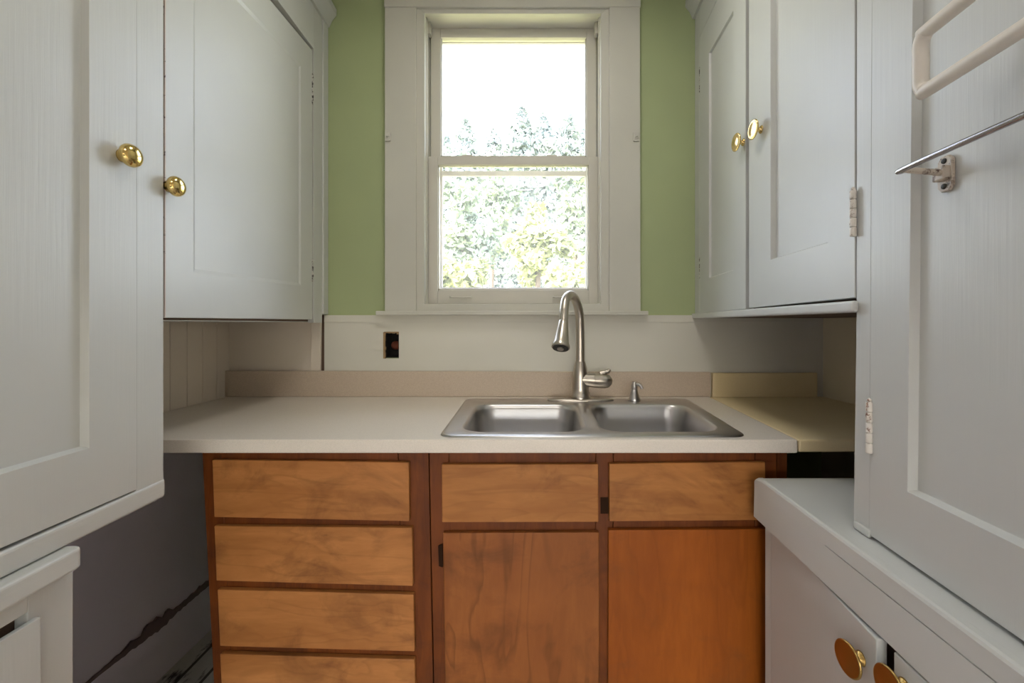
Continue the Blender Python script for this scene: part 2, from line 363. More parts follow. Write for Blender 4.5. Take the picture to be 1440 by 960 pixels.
def sash(name, ox, oy, ix, iy, d0, d1, stepw=2.0):
    bm = NB()
    (a, b), (t, u), (c, e), (p, q) = ox, oy, ix, iy
    fslab(bm, [(a, t), (c, t), (c, u), (a, u)], d0, d1); fslab(bm, [(e, t), (b, t), (b, u), (e, u)], d0, d1)
    fslab(bm, [(c, t), (e, t), (e, p), (c, p)], d0, d1); fslab(bm, [(c, q), (e, q), (e, u), (c, u)], d0, d1)
    o = obj(name, bm, SASH, win, bevel=0.002)
    # glazing bead, set back
    k = stepw; bm = NB(); m0, m1 = d0 + 0.012, d1 - 0.006
    fslab(bm, [(c-1, p-1), (c+k, p-1), (c+k, q+1), (c-1, q+1)], m0, m1); fslab(bm, [(e-k, p-1), (e+1, p-1), (e+1, q+1), (e-k, q+1)], m0, m1)
    fslab(bm, [(c, p-1), (e, p-1), (e, p+k), (c, p+k)], m0, m1); fslab(bm, [(c, q-k), (e, q-k), (e, q+1), (c, q+1)], m0, m1)
    obj('glazing_bead', bm, SASH, o)
    bm = NB(); fslab(bm, [(c, p), (e, p), (e, q), (c, q)], d0 + 0.018, d0 + 0.022); obj('pane', bm, GLASS, o)
    return o
up = sash('upper_sash', (606, 838), (40, 228), (619.5, 825), (52.5, 221), YB+0.090, YB+0.122)
lo = sash('lower_sash', (602, 841), (220, 427), (615.5, 828), (231.5, 408), YB+0.045, YB+0.080)
for px in (657, 776):
    bm = NB(); fslab(bm, [(px-9, 221), (px-7, 217.5), (px+7, 217.5), (px+9, 221)], YB+0.050, YB+0.076); obj('sash_lock', bm, SASH, lo, bevel=0.0015)
for px in (648, 793):
    bm = NB(); tube(bm, spline([P(px-15, 417, YB+0.045), P(px-12, 417.5, YB+0.036), P(px+12, 417.5, YB+0.036), P(px+15, 417, YB+0.045)], 5), 0.004, 10)
    obj('sash_lift', bm, SASH, lo, smooth=True)
# outer storm frame with insect screen over the lower half
bm = NB(); s0, s1 = YB+0.140, YB+0.155
fslab(bm, [(600, 36), (622, 36), (622, 420), (600, 420)], s0, s1); fslab(bm, [(823.5, 36), (845, 36), (845, 420), (823.5, 420)], s0, s1)
fslab(bm, [(622, 36), (823.5, 36), (823.5, 61), (622, 61)], s0, s1); fslab(bm, [(622, 404), (823.5, 404), (823.5, 420), (622, 420)], s0, s1)
fslab(bm, [(622, 240), (823.5, 240), (823.5, 247), (622, 247)], s0, s1)
scr = obj('screen_frame', bm, mat('white_aluminium', (0.8, 0.76, 0.78), 0.4), win, bevel=0.001)
SCREEN = bpy.data.materials.new('insect_screen'); SCREEN.use_nodes = True
gt = SCREEN.node_tree; gt.nodes.clear()
tr = gt.nodes.new('ShaderNodeBsdfTransparent'); df = gt.nodes.new('ShaderNodeBsdfTranslucent'); df.inputs[0].default_value = (0.8, 0.82, 0.85, 1)
ms = gt.nodes.new('ShaderNodeMixShader'); ms.inputs[0].default_value = 0.05; go = gt.nodes.new('ShaderNodeOutputMaterial')
gt.links.new(tr.outputs[0], ms.inputs[1]); gt.links.new(df.outputs[0], ms.inputs[2]); gt.links.new(ms.outputs[0], go.inputs[0])
bm = NB(); fslab(bm, [(622, 247), (823.5, 247), (823.5, 404), (622, 404)], YB+0.147, YB+0.148); obj('screen_mesh', bm, SCREEN, scr)
bm = NB()   # frame of the unseen rear window, added to let daylight in
for a, b in ((-0.95, -0.89), (-0.08, -0.02), (0.79, 0.85)): box(bm, a, b, YR-0.09, YR-0.03, 0.06, 1.50)
for a, b in ((-0.89, -0.08), (-0.02, 0.79)): box(bm, a, b, YR-0.09, YR-0.03, 0.06, 0.12); box(bm, a, b, YR-0.09, YR-0.03, 1.44, 1.50)
tag(obj('added_window_2', bm, SASH), 'unseen window added for daylight in the wall behind the viewer', 'window', kind='structure')
for yl, lb in ((-0.45, 'unseen round cream ceiling lamp added for light over the middle of the kitchen'), (1.05, 'unseen round cream ceiling lamp added for light above the sink')):  # bodies for the two added lamps, out of view
    bm = NB(); lathe(bm, [(0.0, -0.001), (0.17, 0.0), (0.17, 0.03), (0.155, 0.07), (0.10, 0.105), (0.0, 0.115)], (-0.05 if yl < 0 else 0.05, yl, ZC), (0, 0, -1), 32)
    tag(obj('added_ceiling_lamp', bm, CREAM, loc=(-0.05 if yl < 0 else 0.05, yl, ZC), smooth=True), lb, 'lamp')

# ------------------------------------------------------------------ knobs and hinges
def knob(parent, p, axis, r, m=BRASS, flat=False):
    bm = NB(); k = r
    if flat: pf = [(0.42*k, 0), (0.38*k, 0.003), (0.22*k, 0.006), (0.22*k, 0.016), (0.40*k, 0.0185), (0.95*k, 0.0205), (k, 0.022), (0.99*k, 0.0240), (0.92*k, 0.0252), (0.86*k, 0.0248), (0.5*k, 0.0262), (0.2*k, 0.0270), (0, 0.0272)]
    else: pf = [(0.55*k, 0), (0.52*k, 0.004), (0.50*k, 0.007), (0.72*k, 0.010), (0.94*k, 0.014), (k, 0.018), (0.985*k, 0.0215), (0.90*k, 0.0255), (0.74*k, 0.0290), (0.5*k, 0.0315), (0.25*k, 0.0327), (0, 0.0330)]
    lathe(bm, pf, p, axis, 40)
    return obj('knob', bm, m, parent, smooth=True)
def hinge(parent, s, d, z0, z1, n, m=HINGE, r=0.0055):
    bm = NB(); h = (z1 - z0) / 5
    for i in range(5): lathe(bm, [(r*0.9, 0.0008), (r, 0.002), (r, h-0.002), (r*0.9, h-0.0008)], s.pt(d, z0 + i*h, n), (0, 0, 1), 14)
    lathe(bm, [(r*0.55, 0), (r*0.75, 0.003), (0, 0.007)], s.pt(d, z1, n), (0, 0, 1), 12)
    lathe(bm, [(r*0.6, 0.0), (r*0.6, z1-z0)], s.pt(d, z0, n-0.001), (0, 0, 1), 8)
    o = obj('hinge', bm, m, parent, auto=40, smooth=True)
    return o

# ------------------------------------------------------------------ left tall cabinet
tl = thing('tall_cabinet', (-1.0, 0.6, 0.832), 'tall white cabinet at the left edge with one big panelled door and brass knob', 'cabinet')
ZT = 2.50
dS = L.dz(230, 300)[0]; dD = L.dz(191.5, 300)[0]; dP = L.dz(127, 300, 0.003)[0]
bm = NB(); prism(bm, [(XL, 0.20, 0.834), (L.X(0.20, -0.024), 0.20, 0.834), (L.X(dS, -0.024), dS-0.004, 0.834), (XL, dS-0.004, 0.834)],
                 [(XL, 0.20, ZT), (L.X(0.20, -0.024), 0.20, ZT), (L.X(dS, -0.024), dS-0.004, ZT), (XL, dS-0.004, ZT)])
obj('body', bm, WHITE, tl)
bm = NB(); L.slab(bm, dD+0.0003, dS, 0.834, ZT, -0.0235, 0.0)
obj('stile', bm, WHITE, tl, bevel=0.0015)
dr = NB(); panel_door(dr, L, [(0.22, 0.884), (dD-0.0003, 0.877), (dD-0.0003, 2.40), (0.22, 2.40)],
                      [(0.30, L.dz(127, 629)[1]), (dP, L.dz(127, 629)[1]), (dP, 2.28), (0.30, 2.28)], -0.0225, 0.001, 0.013)
door = obj('door', dr, WHITE, tl, bevel=0.0005)
d_, z_ = L.dz(170, 219); knob(door, L.pt(d_, z_, 0.001), (1, 0, 0.02), 0.0225)
bm = NB(); L.slab(bm, 0.20, dS+0.003, 0.8335, 0.8735, -0.0235, 0.003); obj('bottom_rail', bm, WHITE_H, tl, bevel=0.006, seg=3)
bm = NB(); L.slab(bm, 0.22, dD-0.0003, 2.404, ZT, -0.0235, 0.0); obj('top_rail', bm, WHITE_H, tl, bevel=0.001)

# ------------------------------------------------------------------ left wall cabinet
ul = thing('wall_cabinet', (-1.0, 1.4, 1.225), 'white wall cabinet on the left above the counter with one wide shallow-panelled door', 'cabinet')
d0 = dS + 0.006; ZU = 1.226
dH = L.dz(440, 300)[0]
bm = NB(); prism(bm, [(XL, d0, ZU), (L.X(d0, -0.024), d0, ZU), (L.X(YB, -0.024), YB-0.001, ZU), (XL, YB-0.001, ZU)],
                 [(XL, d0, 2.54), (L.X(d0, -0.024), d0, 2.54), (L.X(YB, -0.024), YB-0.001, 2.54), (XL, YB-0.001, 2.54)])
obj('body', bm, [GAP], ul)
a = L.dz(441, 0)[0]; b = L.dz(453, 0)[0]
bm = NB(); L.slab(bm, a+0.002, b, 1.221, 2.54, -0.024, 0.0); obj('stile', bm, WHITE, ul, bevel=0.001)
bm = NB(); L.slab(bm, b+0.0005, YB-0.001, P(0, 442, 1.79).z, 2.54, -0.024, 0.006); obj('scribe_strip', bm, WHITE, ul, bevel=0.003)
bm = NB(); L.poly(bm, [(d0, 2.275), (a+0.002, 2.296), (a+0.002, 2.54), (d0, 2.54)], -0.024, 0.0); obj('frieze', bm, WHITE_H, ul, bevel=0.001)
bm = NB(); L.poly(bm, [(d0, 1.2235), (a+0.002, 1.2235), (a+0.002, 1.2257), (d0, 1.2257)], -0.41, -0.0242); obj('bottom_panel', bm, WHITE_H, ul)
def crown(bm, s, da, db, z, pr):
    prof = [(0.0, 0.0), (0.010, 0.0), (0.014, 0.010), (0.022, 0.028), (pr, 0.050), (pr, 0.075), (0.0, 0.075)]
    prism(bm, [s.pt(da, z+h, n) for n, h in prof], [s.pt(db, z+h, n) for n, h in prof])
bm = NB(); crown(bm, L, d0, YB-0.001, 2.465, 0.040); obj('crown_moulding', bm, WHITE_H, ul)
p0 = L.dz(273, 383)[0]; p1 = L.dz(424, 402)[0]
q = [(d0+0.002, L.dz(232, 446.5)[1]), (dH, L.dz(440, 449)[1]), (dH, 2.285), (1.42, 2.252), (d0+0.002, 2.20)]
q4 = [q[0], q[1], (dH, 2.284), (d0+0.002, 2.222)]
dr = NB(); panel_door(dr, L, q4, [(p0, L.dz(273, 383)[1]), (p1, L.dz(424, 402)[1]), (p1, 2.17), (p0, 2.13)], -0.0235, -0.002, 0.0035, 0.010)
door = obj('door', dr, WHITE, ul, bevel=0.0012)
bm = NB(); L.slab(bm, d0+0.0003, d0+0.0018, L.dz(232, 446.5)[1], 2.20, -0.0235, -0.0016); obj('chipped_edge', bm, chipped('chipped_pink_edge', (0.66, 0.55, 0.50), (0.10, 0.06, 0.05), 0.36, 0.42, 45), door)
d_, z_ = L.dz(237, 262); knob(door, L.pt(d_, z_, -0.002), (1, 0.02, 0.0), 0.0225)
for y0, y1 in ((146, 104), (396, 366)):
    hinge(door, L, dH+0.001, L.dz(440, y0)[1], L.dz(440, y1)[1], -0.0035, HINGEL)

# ------------------------------------------------------------------ left base cabinet and its worktop
bl = thing('base_cabinet', (-1.0, 0.5, 0.0), 'low white base cabinet at the bottom left corner of the view', 'cabinet')
dB = L.dz(103, 795)[0]
bm = NB(); prism(bm, [(XL+0.007, 0.2, 0.0), (L.X(0.2, -0.022), 0.2, 0.0), (L.X(dB, -0.022), dB, 0.0), (XL+0.007, dB, 0.0)],
                 [(XL+0.007, 0.2, 0.7945), (L.X(0.2, -0.022), 0.2, 0.7945), (L.X(dB, -0.022), dB, 0.7945), (XL+0.007, dB, 0.7945)])
obj('body', bm, [GAP], bl)
bm = NB(); L.poly(bm, [(0.678, 0.0), (dB, 0.0), (dB, 0.7945), (0.678, 0.7945)], -0.0215, 0.0); obj('stile', bm, WHITE, bl, bevel=0.0015)
bm = NB(); L.poly(bm, [(0.2, 0.757), (0.6778, 0.759), (0.6778, 0.7945), (0.2, 0.7945)], -0.0215, 0.0); obj('top_rail', bm, WHITE_H, bl)
fd, fz = L.dz(58, 866.5, 0.010)
bm = NB(); L.poly(bm, [(0.22, 0.1), (fd+0.004, 0.1), (fd, fz), (0.22, fz+0.004)], 0.0005, 0.010); obj('door', bm, WHITE, bl, bevel=0.0015)
bm = NB(); dn = L.dz(119, 765, 0.026)[0]
lp = [(XL+0.001, 0.2), (L.X(0.2, 0.026), 0.2)]
for i in range(7):
    a = math.pi/2*i/6; lp.append((L.X(dn, 0.026) - 0.013*(1-math.cos(a)), dn - 0.013 + 0.013*math.sin(a)))
lp += [(XL+0.001, dn)]
prism(bm, [(x, y, 0.7955) for x, y in lp], [(x, y, 0.832) for x, y in lp])
tag(obj('worktop', bm, WHITE_H, loc=(-1.0, 0.5, 0.7955), bevel=0.005, seg=3), 'white painted wooden worktop with rounded nose on the low left base cabinet', 'worktop')

# ------------------------------------------------------------------ drawer cabinet and sink cabinet (brown wood)
DF, DD = 1.152, 1.136      # face frame plane and front plane of the drawers and doors
ZB = 0.8785
dc_ = thing('drawer_cabinet', (P(440, 0, DF).x, DF+0.25, 0.0), 'brown wooden cabinet with a stack of four plain drawers under the counter', 'cabinet')
xa = P(284, 640, DF); xb = P(603, 640, DF)
bm = NB()
fx = [P(284, 640, DF).x, P(301, 960, DF).x]
prism(bm, [(P(286, 640, DF).x, DF+0.02, ZB), (P(603, 640, DF).x, DF+0.02, ZB), (P(612, 1060, DF).x, DF+0.02, 0.0), (P(305, 1060, DF).x, DF+0.02, 0.0)],
          [(P(286, 640, DF).x, YB-0.03, ZB), (P(603, 640, DF).x, YB-0.03, ZB), (P(612, 1060, DF).x, YB-0.03, 0.0), (P(305, 1060, DF).x, YB-0.03, 0.0)])
obj('body', bm, W_FRAME, dc_)
bm = NB(); yz = VY + (HC-ZB)/DF*F; yf = VY + HC/DF*F
def stl(bm, x0t, x1t, x0b, x1b, d0=DF, d1=DF+0.0195):
    fslab(bm, [(x0t, yz), (x1t, yz), (x1b, yf), (x0b, yf)], d0, d1)
bm = NB(); stl(bm, 284, 310, 307, 333); obj('stile', bm, W_FRAME, dc_, bevel=0.0015)
bm = NB(); stl(bm, 560, 602.3, 572, 611.5); obj('stile', bm, W_FRAME, dc_, bevel=0.0015)
for ya, yb in ((yz, 662), (722, 752), (812, 842), (905, 932), (1000, 1020)):
    bm = NB(); fslab(bm, [(311+(ya-640)*0.05, ya), (559.5+(ya-640)*0.03, ya+2), (559.5+(yb-640)*0.03, yb+2), (311+(yb-640)*0.05, yb)], DF+0.0005, DF+0.0195); obj('rail', bm, W_FRAME, dc_, bevel=0.001)
for qd in ([(298, 646.5), (574.8, 650), (575.6, 733), (301, 727)], [(301, 739.5), (579.5, 742), (580.5, 824), (304, 816.5)],
           [(305.5, 829), (581.5, 836), (583, 916), (309, 908.5)], [(309, 919.5), (583, 927.5), (585, 1000), (313, 996)]):
    bm = NB(); fslab(bm, qd, DD, DF-0.0005); obj('drawer', bm, W_DRAW, dc_, bevel=0.0022)

sc = thing('sink_cabinet', (P(850, 0, DF).x, DF+0.25, 0.0), 'brown wooden sink cabinet with two false fronts over two plywood doors', 'cabinet')
bm = NB(); xL_, xR_ = P(605, 640, DF).x, P(1107, 640, DF).x
for x0, x1 in ((xL_+0.0235, xL_+0.035), (xR_-0.018, xR_)): box(bm, x0, x1, DF+0.02, YB-0.03, 0.0, ZB)
box(bm, xL_+0.035, xR_-0.018, DF+0.05, YB-0.03, 0.08, 0.10); box(bm, xL_+0.035, xR_-0.018, YB-0.05, YB-0.03, 0.10, ZB)
obj('body', bm, W_FRAME, sc)
def bslab(name, qd, m=W_FRAME, d0=DF, d1=DF+0.0195, bv=0.0015):
    bm = NB(); fslab(bm, qd, d0, d1); return obj(name, bm, m, sc, bevel=bv)
bslab('stile', [(603.6, yz), (631, yz), (637, yf), (613, yf)])
bslab('stile', [(838, yz), (862, yz), (862, yf), (838, yf)])
bslab('stile', [(1062, yz), (1092, yz), (1092, yf), (1062, yf)])
bslab('end_panel', [(1092.6, yz), (1107, yz), (1107, yf), (1092.6, yf)], d0=DF+0.012)
for x0, x1 in ((631.5, 837.5), (862.5, 1061.5)):
    bslab('rail', [(x0, yz), (x1, yz), (x1, 662), (x0, 662)], d0=DF+0.0005)
    bslab('rail', [(x0, 725), (x1, 724), (x1, 756), (x0, 757)], d0=DF+0.0005)
    bslab('rail', [(x0+4, 1010), (x1, 1010), (x1, 1040), (x0+4, 1040)], d0=DF+0.0005)
bslab('false_front', [(621, 653), (841.5, 652.5), (841.8, 734), (621.5, 734.5)], W_FALSE, DD, DF-0.0005, 0.0022)
bslab('false_front', [(856.8, 652), (1076.5, 649.5), (1077, 731.5), (857, 733)], W_FALSE, DD, DF-0.0005, 0.0022)
bslab('door', [(622.7, 749.5), (842.5, 748.5), (842.8, 1022), (627, 1022)], W_DOOR, DD, DF-0.0005, 0.0022)
bslab('door', [(856, 745.5), (1079, 744), (1079, 1022), (855, 1022)], W_DOOR2, DD, DF-0.0005, 0.0022)
DARKW = mat('dark_grease_wood', (0.030, 0.014, 0.007), 0.9, 0.0, 0.1)
bslab('latch_hole', [(844.5, 699), (855.5, 699), (855.5, 722), (844.5, 722)], DARKW, DF-0.0012, DF+0.004, 0.0)
bslab('hinge', [(616, 768), (622, 765), (622.6, 798), (617, 796)], DARKW, DF-0.006, DF+0.004, 0.001)

# ------------------------------------------------------------------ countertops
ZT0, ZC0 = 0.914, 0.879
CF = 1.115
SK = [Vector((-0.2345, 1.137)), Vector((0.592, 1.137)), Vector((0.645, 1.714)), Vector((-0.241, 1.714))]   # sink rim corners: front left, front right, back right, back left
SW, SH = 0.84, 0.575
def sk(s, t, z):
    u, v = s/SW, t/SH; p = (SK[0]*(1-u) + SK[1]*u)*(1-v) + (SK[3]*(1-u) + SK[2]*u)*v
    return Vector((p.x, p.y, z))
ct = thing('countertop', (-0.25, 1.45, ZC0), 'long beige speckled laminate countertop that holds the sink', 'countertop')
bm = NB()
outer = [(XL+0.013, CF), (0.711, CF), (0.764, YB-0.012), (XL+0.013, YB-0.012)]
hole = [sk(0.014, 0.014, 0), sk(SW-0.014, 0.014, 0), sk(SW-0.014, SH-0.014, 0), sk(0.014, SH-0.014, 0)]
vo = [[bm.verts.new((x, y, z)) for x, y in outer] for z in (ZC0, ZT0)]; vh = [[bm.verts.new((p.x, p.y, z)) for p in hole] for z in (ZC0, ZT0)]
for i in range(4):
    j = (i+1) % 4
    for k in (0, 1): bm.faces.new([vo[k][i], vo[k][j], vh[k][j], vh[k][i]])
    bm.faces.new([vo[0][i], vo[0][j], vo[1][j], vo[1][i]]); bm.faces.new([vh[0][i], vh[0][j], vh[1][j], vh[1][i]])
obj('slab', bm, LAM, ct, bevel=0.005, seg=3)
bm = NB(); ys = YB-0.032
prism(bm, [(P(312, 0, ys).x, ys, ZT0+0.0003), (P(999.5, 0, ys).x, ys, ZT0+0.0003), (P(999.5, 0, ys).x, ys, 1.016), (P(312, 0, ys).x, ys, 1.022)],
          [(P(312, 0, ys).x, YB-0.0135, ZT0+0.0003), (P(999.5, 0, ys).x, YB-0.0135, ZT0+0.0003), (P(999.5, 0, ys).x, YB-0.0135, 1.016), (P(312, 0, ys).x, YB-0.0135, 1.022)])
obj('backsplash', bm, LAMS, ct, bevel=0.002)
ct2 = thing('countertop', (0.98, 1.45, ZC0), 'short yellowish laminate countertop butted to the right end of the beige one', 'countertop')
bm = NB(); lp = [(0.7155, CF+0.004), (XR-0.002, CF+0.004), (XR-0.002, YB-0.012), (0.768, YB-0.012)]
prism(bm, [(x, y, ZC0+0.001) for x, y in lp], [(x, y, ZT0-0.0015) for x, y in lp]); obj('slab', bm, LAMY, ct2, bevel=0.004)
bm = NB(); a, b = P(1002.5, 0, ys).x, P(1149.5, 0, ys).x
box(bm, a, b, ys, YB-0.0135, ZT0-0.001, 1.013); obj('backsplash', bm, LAMY, ct2, bevel=0.002)

# ------------------------------------------------------------------ sink
si = thing('kitchen_sink', (0.19, 1.42, 0.74), 'stainless steel double-bowl sink set into the beige countertop', 'sink')
def rrect(x0, x1, y0, y1, r, n=8):
    out = []
    for cx, cy, a0 in ((x1-r, y0+r, -90), (x1-r, y1-r, 0), (x0+r, y1-r, 90), (x0+r, y0+r, 180)):
        for k in range(n+1):
            a = math.radians(a0 + 90*k/n); out.append((cx + r*math.cos(a), cy + r*math.sin(a)))
    return out
bm = NB(); ZR = ZT0 + 0.0045
def ring(pts, z): return [bm.verts.new((x, y, z)) for x, y in pts]
def bridge(A, C):
    n = len(A)
    for i in range(n): bm.faces.new([A[i], A[(i+1) % n], C[(i+1) % n], C[i]])
edges = []
o0 = ring(rrect(0.010, SW-0.010, 0.010, SH-0.010, 0.028), ZR); o1 = ring(rrect(0.002, SW-0.002, 0.002, SH-0.002, 0.034), ZR-0.0015); o2 = ring(rrect(0, SW, 0, SH, 0.036), ZT0+0.0006)
bridge(o0, o1); bridge(o1, o2)
loops = [o0]
bowls = ((0.047, 0.412), (0.446, 0.795))
for bx0, bx1 in bowls:
    prev = None
    for ins, z in ((0, 0), (0.003, -0.001), (0.008, -0.006), (0.012, -0.018), (0.018, -0.07), (0.026, -0.135), (0.036, -0.158), (0.055, -0.172), (0.085, -0.177)):
        rg = ring(rrect(bx0+ins, bx1-ins, 0.042+ins, 0.452-ins, max(0.02, 0.07-ins*0.5)), ZR+z)
        if prev: bridge(prev, rg)
        else: loops.append(rg)
        prev = rg
    bm.faces.new(prev)
es = []
for lpv in loops:
    n = len(lpv)
    for i in range(n):
        e = bm.edges.get((lpv[i], lpv[(i+1) % n])) or bm.edges.new((lpv[i], lpv[(i+1) % n])); es.append(e)
bmesh.ops.triangle_fill(bm, edges=es, use_beauty=True)
for v in bm.verts: v.co = sk(v.co.x, v.co.y, v.co.z)
obj('basin', bm, STEEL, si, smooth=True, auto=50)
for bx0, bx1 in bowls:
    bm = NB(); lathe(bm, [(0.0, 0.001), (0.026, 0.001), (0.030, 0.004), (0.043, 0.004), (0.045, 0.0005)], sk((bx0+bx1)/2, 0.25, ZR-0.177), (0, 0, 1), 28)
    obj('drain', bm, CHROME, si, smooth=True, auto=40)

# ------------------------------------------------------------------ faucet and soap dispenser
zd = ZR + 0.0003
fb = P(816, 563, 1.662); FX, FY = fb.x, 1.662
fa = thing('faucet', (FX, FY, zd), 'brushed nickel gooseneck faucet with pull-down spray head and side lever', 'faucet')
bm = NB(); lathe(bm, [(0.128, 0), (0.130, 0.003), (0.126, 0.007), (0.110, 0.0095), (0.0, 0.0105)], (FX+0.001, FY, zd), (0, 0, 1), 48, 0.24, 1.0)
a_, u_, v_ = basis((0, 0, 1))
o = obj('base_plate', bm, NICKEL, fa, smooth=True, auto=50)
bm = NB(); lathe(bm, [(0.037, 0.009), (0.037, 0.020), (0.0345, 0.023), (0.0335, 0.05), (0.031, 0.09), (0.026, 0.125), (0.0205, 0.148), (0.0195, 0.152)], (FX, FY, zd), (0, 0, 1), 32)
obj('body', bm, NICKEL, fa, smooth=True, auto=40)
bm = NB(); c0 = Vector((FX, FY, zd+0.151))
h0, h1 = P(792.5, 452, 1.50), P(788.5, 487, 1.455)
path = spline([c0, c0+Vector((0, 0, 0.07)), Vector((FX-0.001, FY-0.001, 1.205)), Vector((FX-0.006, FY-0.012, 1.262)), P(809, 421, 1.625), P(802, 414.5, 1.585), P(796, 420, 1.545), P(793.3, 436, 1.515), h0], 8)
tube(bm, path, [0.0178 - 0.0018*min(1, i/40) for i in range(len(path))], 24); obj('spout', bm, NICKEL, fa, smooth=True, auto=60)
bm = NB(); ax = (h1 - h0); hl = ax.length
lathe(bm, [(0.0165, 0.0), (0.0175, 0.002), (0.0185, 0.02), (0.0220, 0.045), (0.0275, hl-0.012), (0.0315, hl-0.004), (0.0315, hl+0.004), (0.029, hl+0.006), (0.0, hl+0.006)], h0, ax, 32)
sh_ = obj('spray_head', bm, NICKEL, fa, smooth=True, auto=40)
bm = NB(); lathe(bm, [(0.0275, 0.0), (0.0275, 0.0025), (0.024, 0.003), (0.0, 0.002)], h1 + ax.normalized()*0.0055, ax, 28); obj('nozzle_ring', bm, RUBBER, sh_, smooth=True, auto=40)
bm = NB(); lathe(bm, [(0.0115, 0.0), (0.011, 0.006), (0.0, 0.0065)], h1 + ax.normalized()*0.006, ax, 20); obj('nozzle', bm, NICKEL, sh_, smooth=True, auto=40)
hz = P(0, 533, FY).z; bm = NB()
lathe(bm, [(0.027, 0.005), (0.0275, 0.03), (0.028, 0.050), (0.0268, 0.0505), (0.0268, 0.052), (0.0285, 0.0525), (0.0285, 0.08), (0.0275, 0.098), (0.023, 0.112), (0.013, 0.121), (0, 0.124)], (FX, FY-0.004, hz), (1, -0.04, -0.06), 28)
ha = obj('handle', bm, NICKEL, fa, smooth=True, auto=40)
bm = NB(); tube(bm, spline([(FX+0.075, FY-0.008, hz+0.022), (FX+0.095, FY-0.008, hz+0.027), (FX+0.108, FY-0.008, hz+0.033), (FX+0.113, FY-0.008, hz+0.040)], 5), [0.010]*6+[0.009]*5+[0.0075]*4+[0.005], 14); obj('lever', bm, NICKEL, ha, smooth=True, auto=60)
so = P(892, 563.5, 1.655)
sd = thing('soap_dispenser', (so.x, 1.655, zd), 'small metal soap pump to the right of the faucet', 'soap dispenser')
bm = NB(); lathe(bm, [(0.023, 0.0), (0.0235, 0.002), (0.020, 0.012), (0.015, 0.032), (0.0125, 0.042), (0.0105, 0.044)], (so.x, 1.655, zd), (0, 0, 1), 28); obj('base', bm, STEEL, sd, smooth=True, auto=40)
bm = NB(); lathe(bm, [(0.0085, 0.043), (0.0115, 0.046), (0.0115, 0.060), (0.0085, 0.066), (0.0085, 0.072), (0, 0.0735)], (so.x, 1.655, zd), (0, 0, 1), 20)
tube(bm, spline([(so.x, 1.655, zd+0.062), (so.x+0.012, 1.645, zd+0.064), (so.x+0.021, 1.637, zd+0.058), (so.x+0.024, 1.634, zd+0.048)], 5), 0.0055, 12); obj('pump', bm, STEEL, sd, smooth=True, auto=50)

# ------------------------------------------------------------------ outlet box in the splash board
bm = NB(); e = 0.001
x0, x1, z0, z1 = ox0+e, ox1-e, oz0+e, oz1-e
y0, y1 = YB+0.004, YB+0.062
for a in ((x0, x0+0.002, y0, y1, z0, z1), (x1-0.002, x1, y0, y1, z0, z1), (x0+0.002, x1-0.002, y0, y1, z0, z0+0.002), (x0+0.002, x1-0.002, y0, y1, z1-0.002, z1), (x0+0.002, x1-0.002, y1-0.002, y1, z0+0.002, z1-0.002)): box(bm, *a)
eb = thing('electrical_box', ((x0+x1)/2, y0, z0), 'empty dark outlet box in the hole of the white splash board left of the window', 'outlet box')
obj('box', bm, BLACK, eb)
bm = NB(); lathe(bm, [(0.0, 0.0), (0.016, 0.001), (0.019, 0.008), (0.018, 0.022), (0.010, 0.030), (0.0, 0.031)], ((x0+x1)/2+0.007, y1-0.003, z0+0.048), (-0.3, -1, 0.1), 14)
obj('plug', bm, mat('red_brown_remnant', (0.20, 0.05, 0.025), 0.8), eb, smooth=True)

# ------------------------------------------------------------------ right wall cabinet
ur = thing('wall_cabinet', (1.0, 1.3, 1.238), 'white wall cabinet on the right with two narrow panelled doors and brass knobs', 'cabinet')
dE = R.dz(1205, 300)[0]
bm = NB(); prism(bm, [(XR-0.001, dE+0.004, 1.2405), (R.X(dE, -0.024), dE+0.004, 1.2405), (R.X(YB, -0.024), YB-0.001, 1.2405), (XR-0.001, YB-0.001, 1.2405)],
                 [(XR-0.001, dE+0.004, 2.56), (R.X(dE, -0.024), dE+0.004, 2.56), (R.X(YB, -0.024), YB-0.001, 2.56), (XR-0.001, YB-0.001, 2.56)])
obj('body', bm, [GAP], ur)
h1_ = R.dz(984, 300)[0]
bm = NB(); R.slab(bm, h1_+0.002, YB-0.001, 1.2605, 2.56, -0.024, 0.0); obj('stile', bm, WHITE, ur, bevel=0.0015)
bm = NB(); R.slab(bm, dE+0.004, h1_+0.0015, 2.385, 2.56, -0.024, 0.0); obj('frieze', bm, WHITE_H, ur, bevel=0.0015)
bm = NB(); crown(bm, R, dE+0.004, YB-0.001, 2.50, 0.040); obj('crown_moulding', bm, WHITE_H, ur)
bm = NB(); lp = [(dE-0.008, 0.0006), (dE+0.0045, 0.0006), (dE+0.0045, -0.024), (YB-0.001, -0.024), (YB-0.001, 0.014), (dE-0.008, 0.014)]
prism(bm, [R.pt(d, 1.2385, n) for d, n in lp], [R.pt(d, 1.260, n) for d, n in lp]); obj('bottom_ledge', bm, WHITE_H, ur, bevel=0.005, seg=3)
def rd(px): return R.dz(px, 300, 0.001)[0]
def rz(px, py): return R.dz(px, py, 0.001)[1]
dr = NB(); panel_door(dr, R, [(rd(1048.5), 1.2615), (rd(984), 1.2605), (rd(984), 2.381), (rd(1048.5), 2.379)],
                      [(rd(1031), rz(1031, 380)), (rd(997), rz(997, 391)), (rd(997), 2.245), (rd(1031), 2.235)], -0.0235, 0.001, 0.008)
door = obj('door', dr, WHITE, ur, bevel=0.0012)
d_, z_ = R.dz(1046, 200); knob(door, R.pt(d_, z_, 0.001), (-1, 0.0, 0.0), 0.027, BRASS, True)
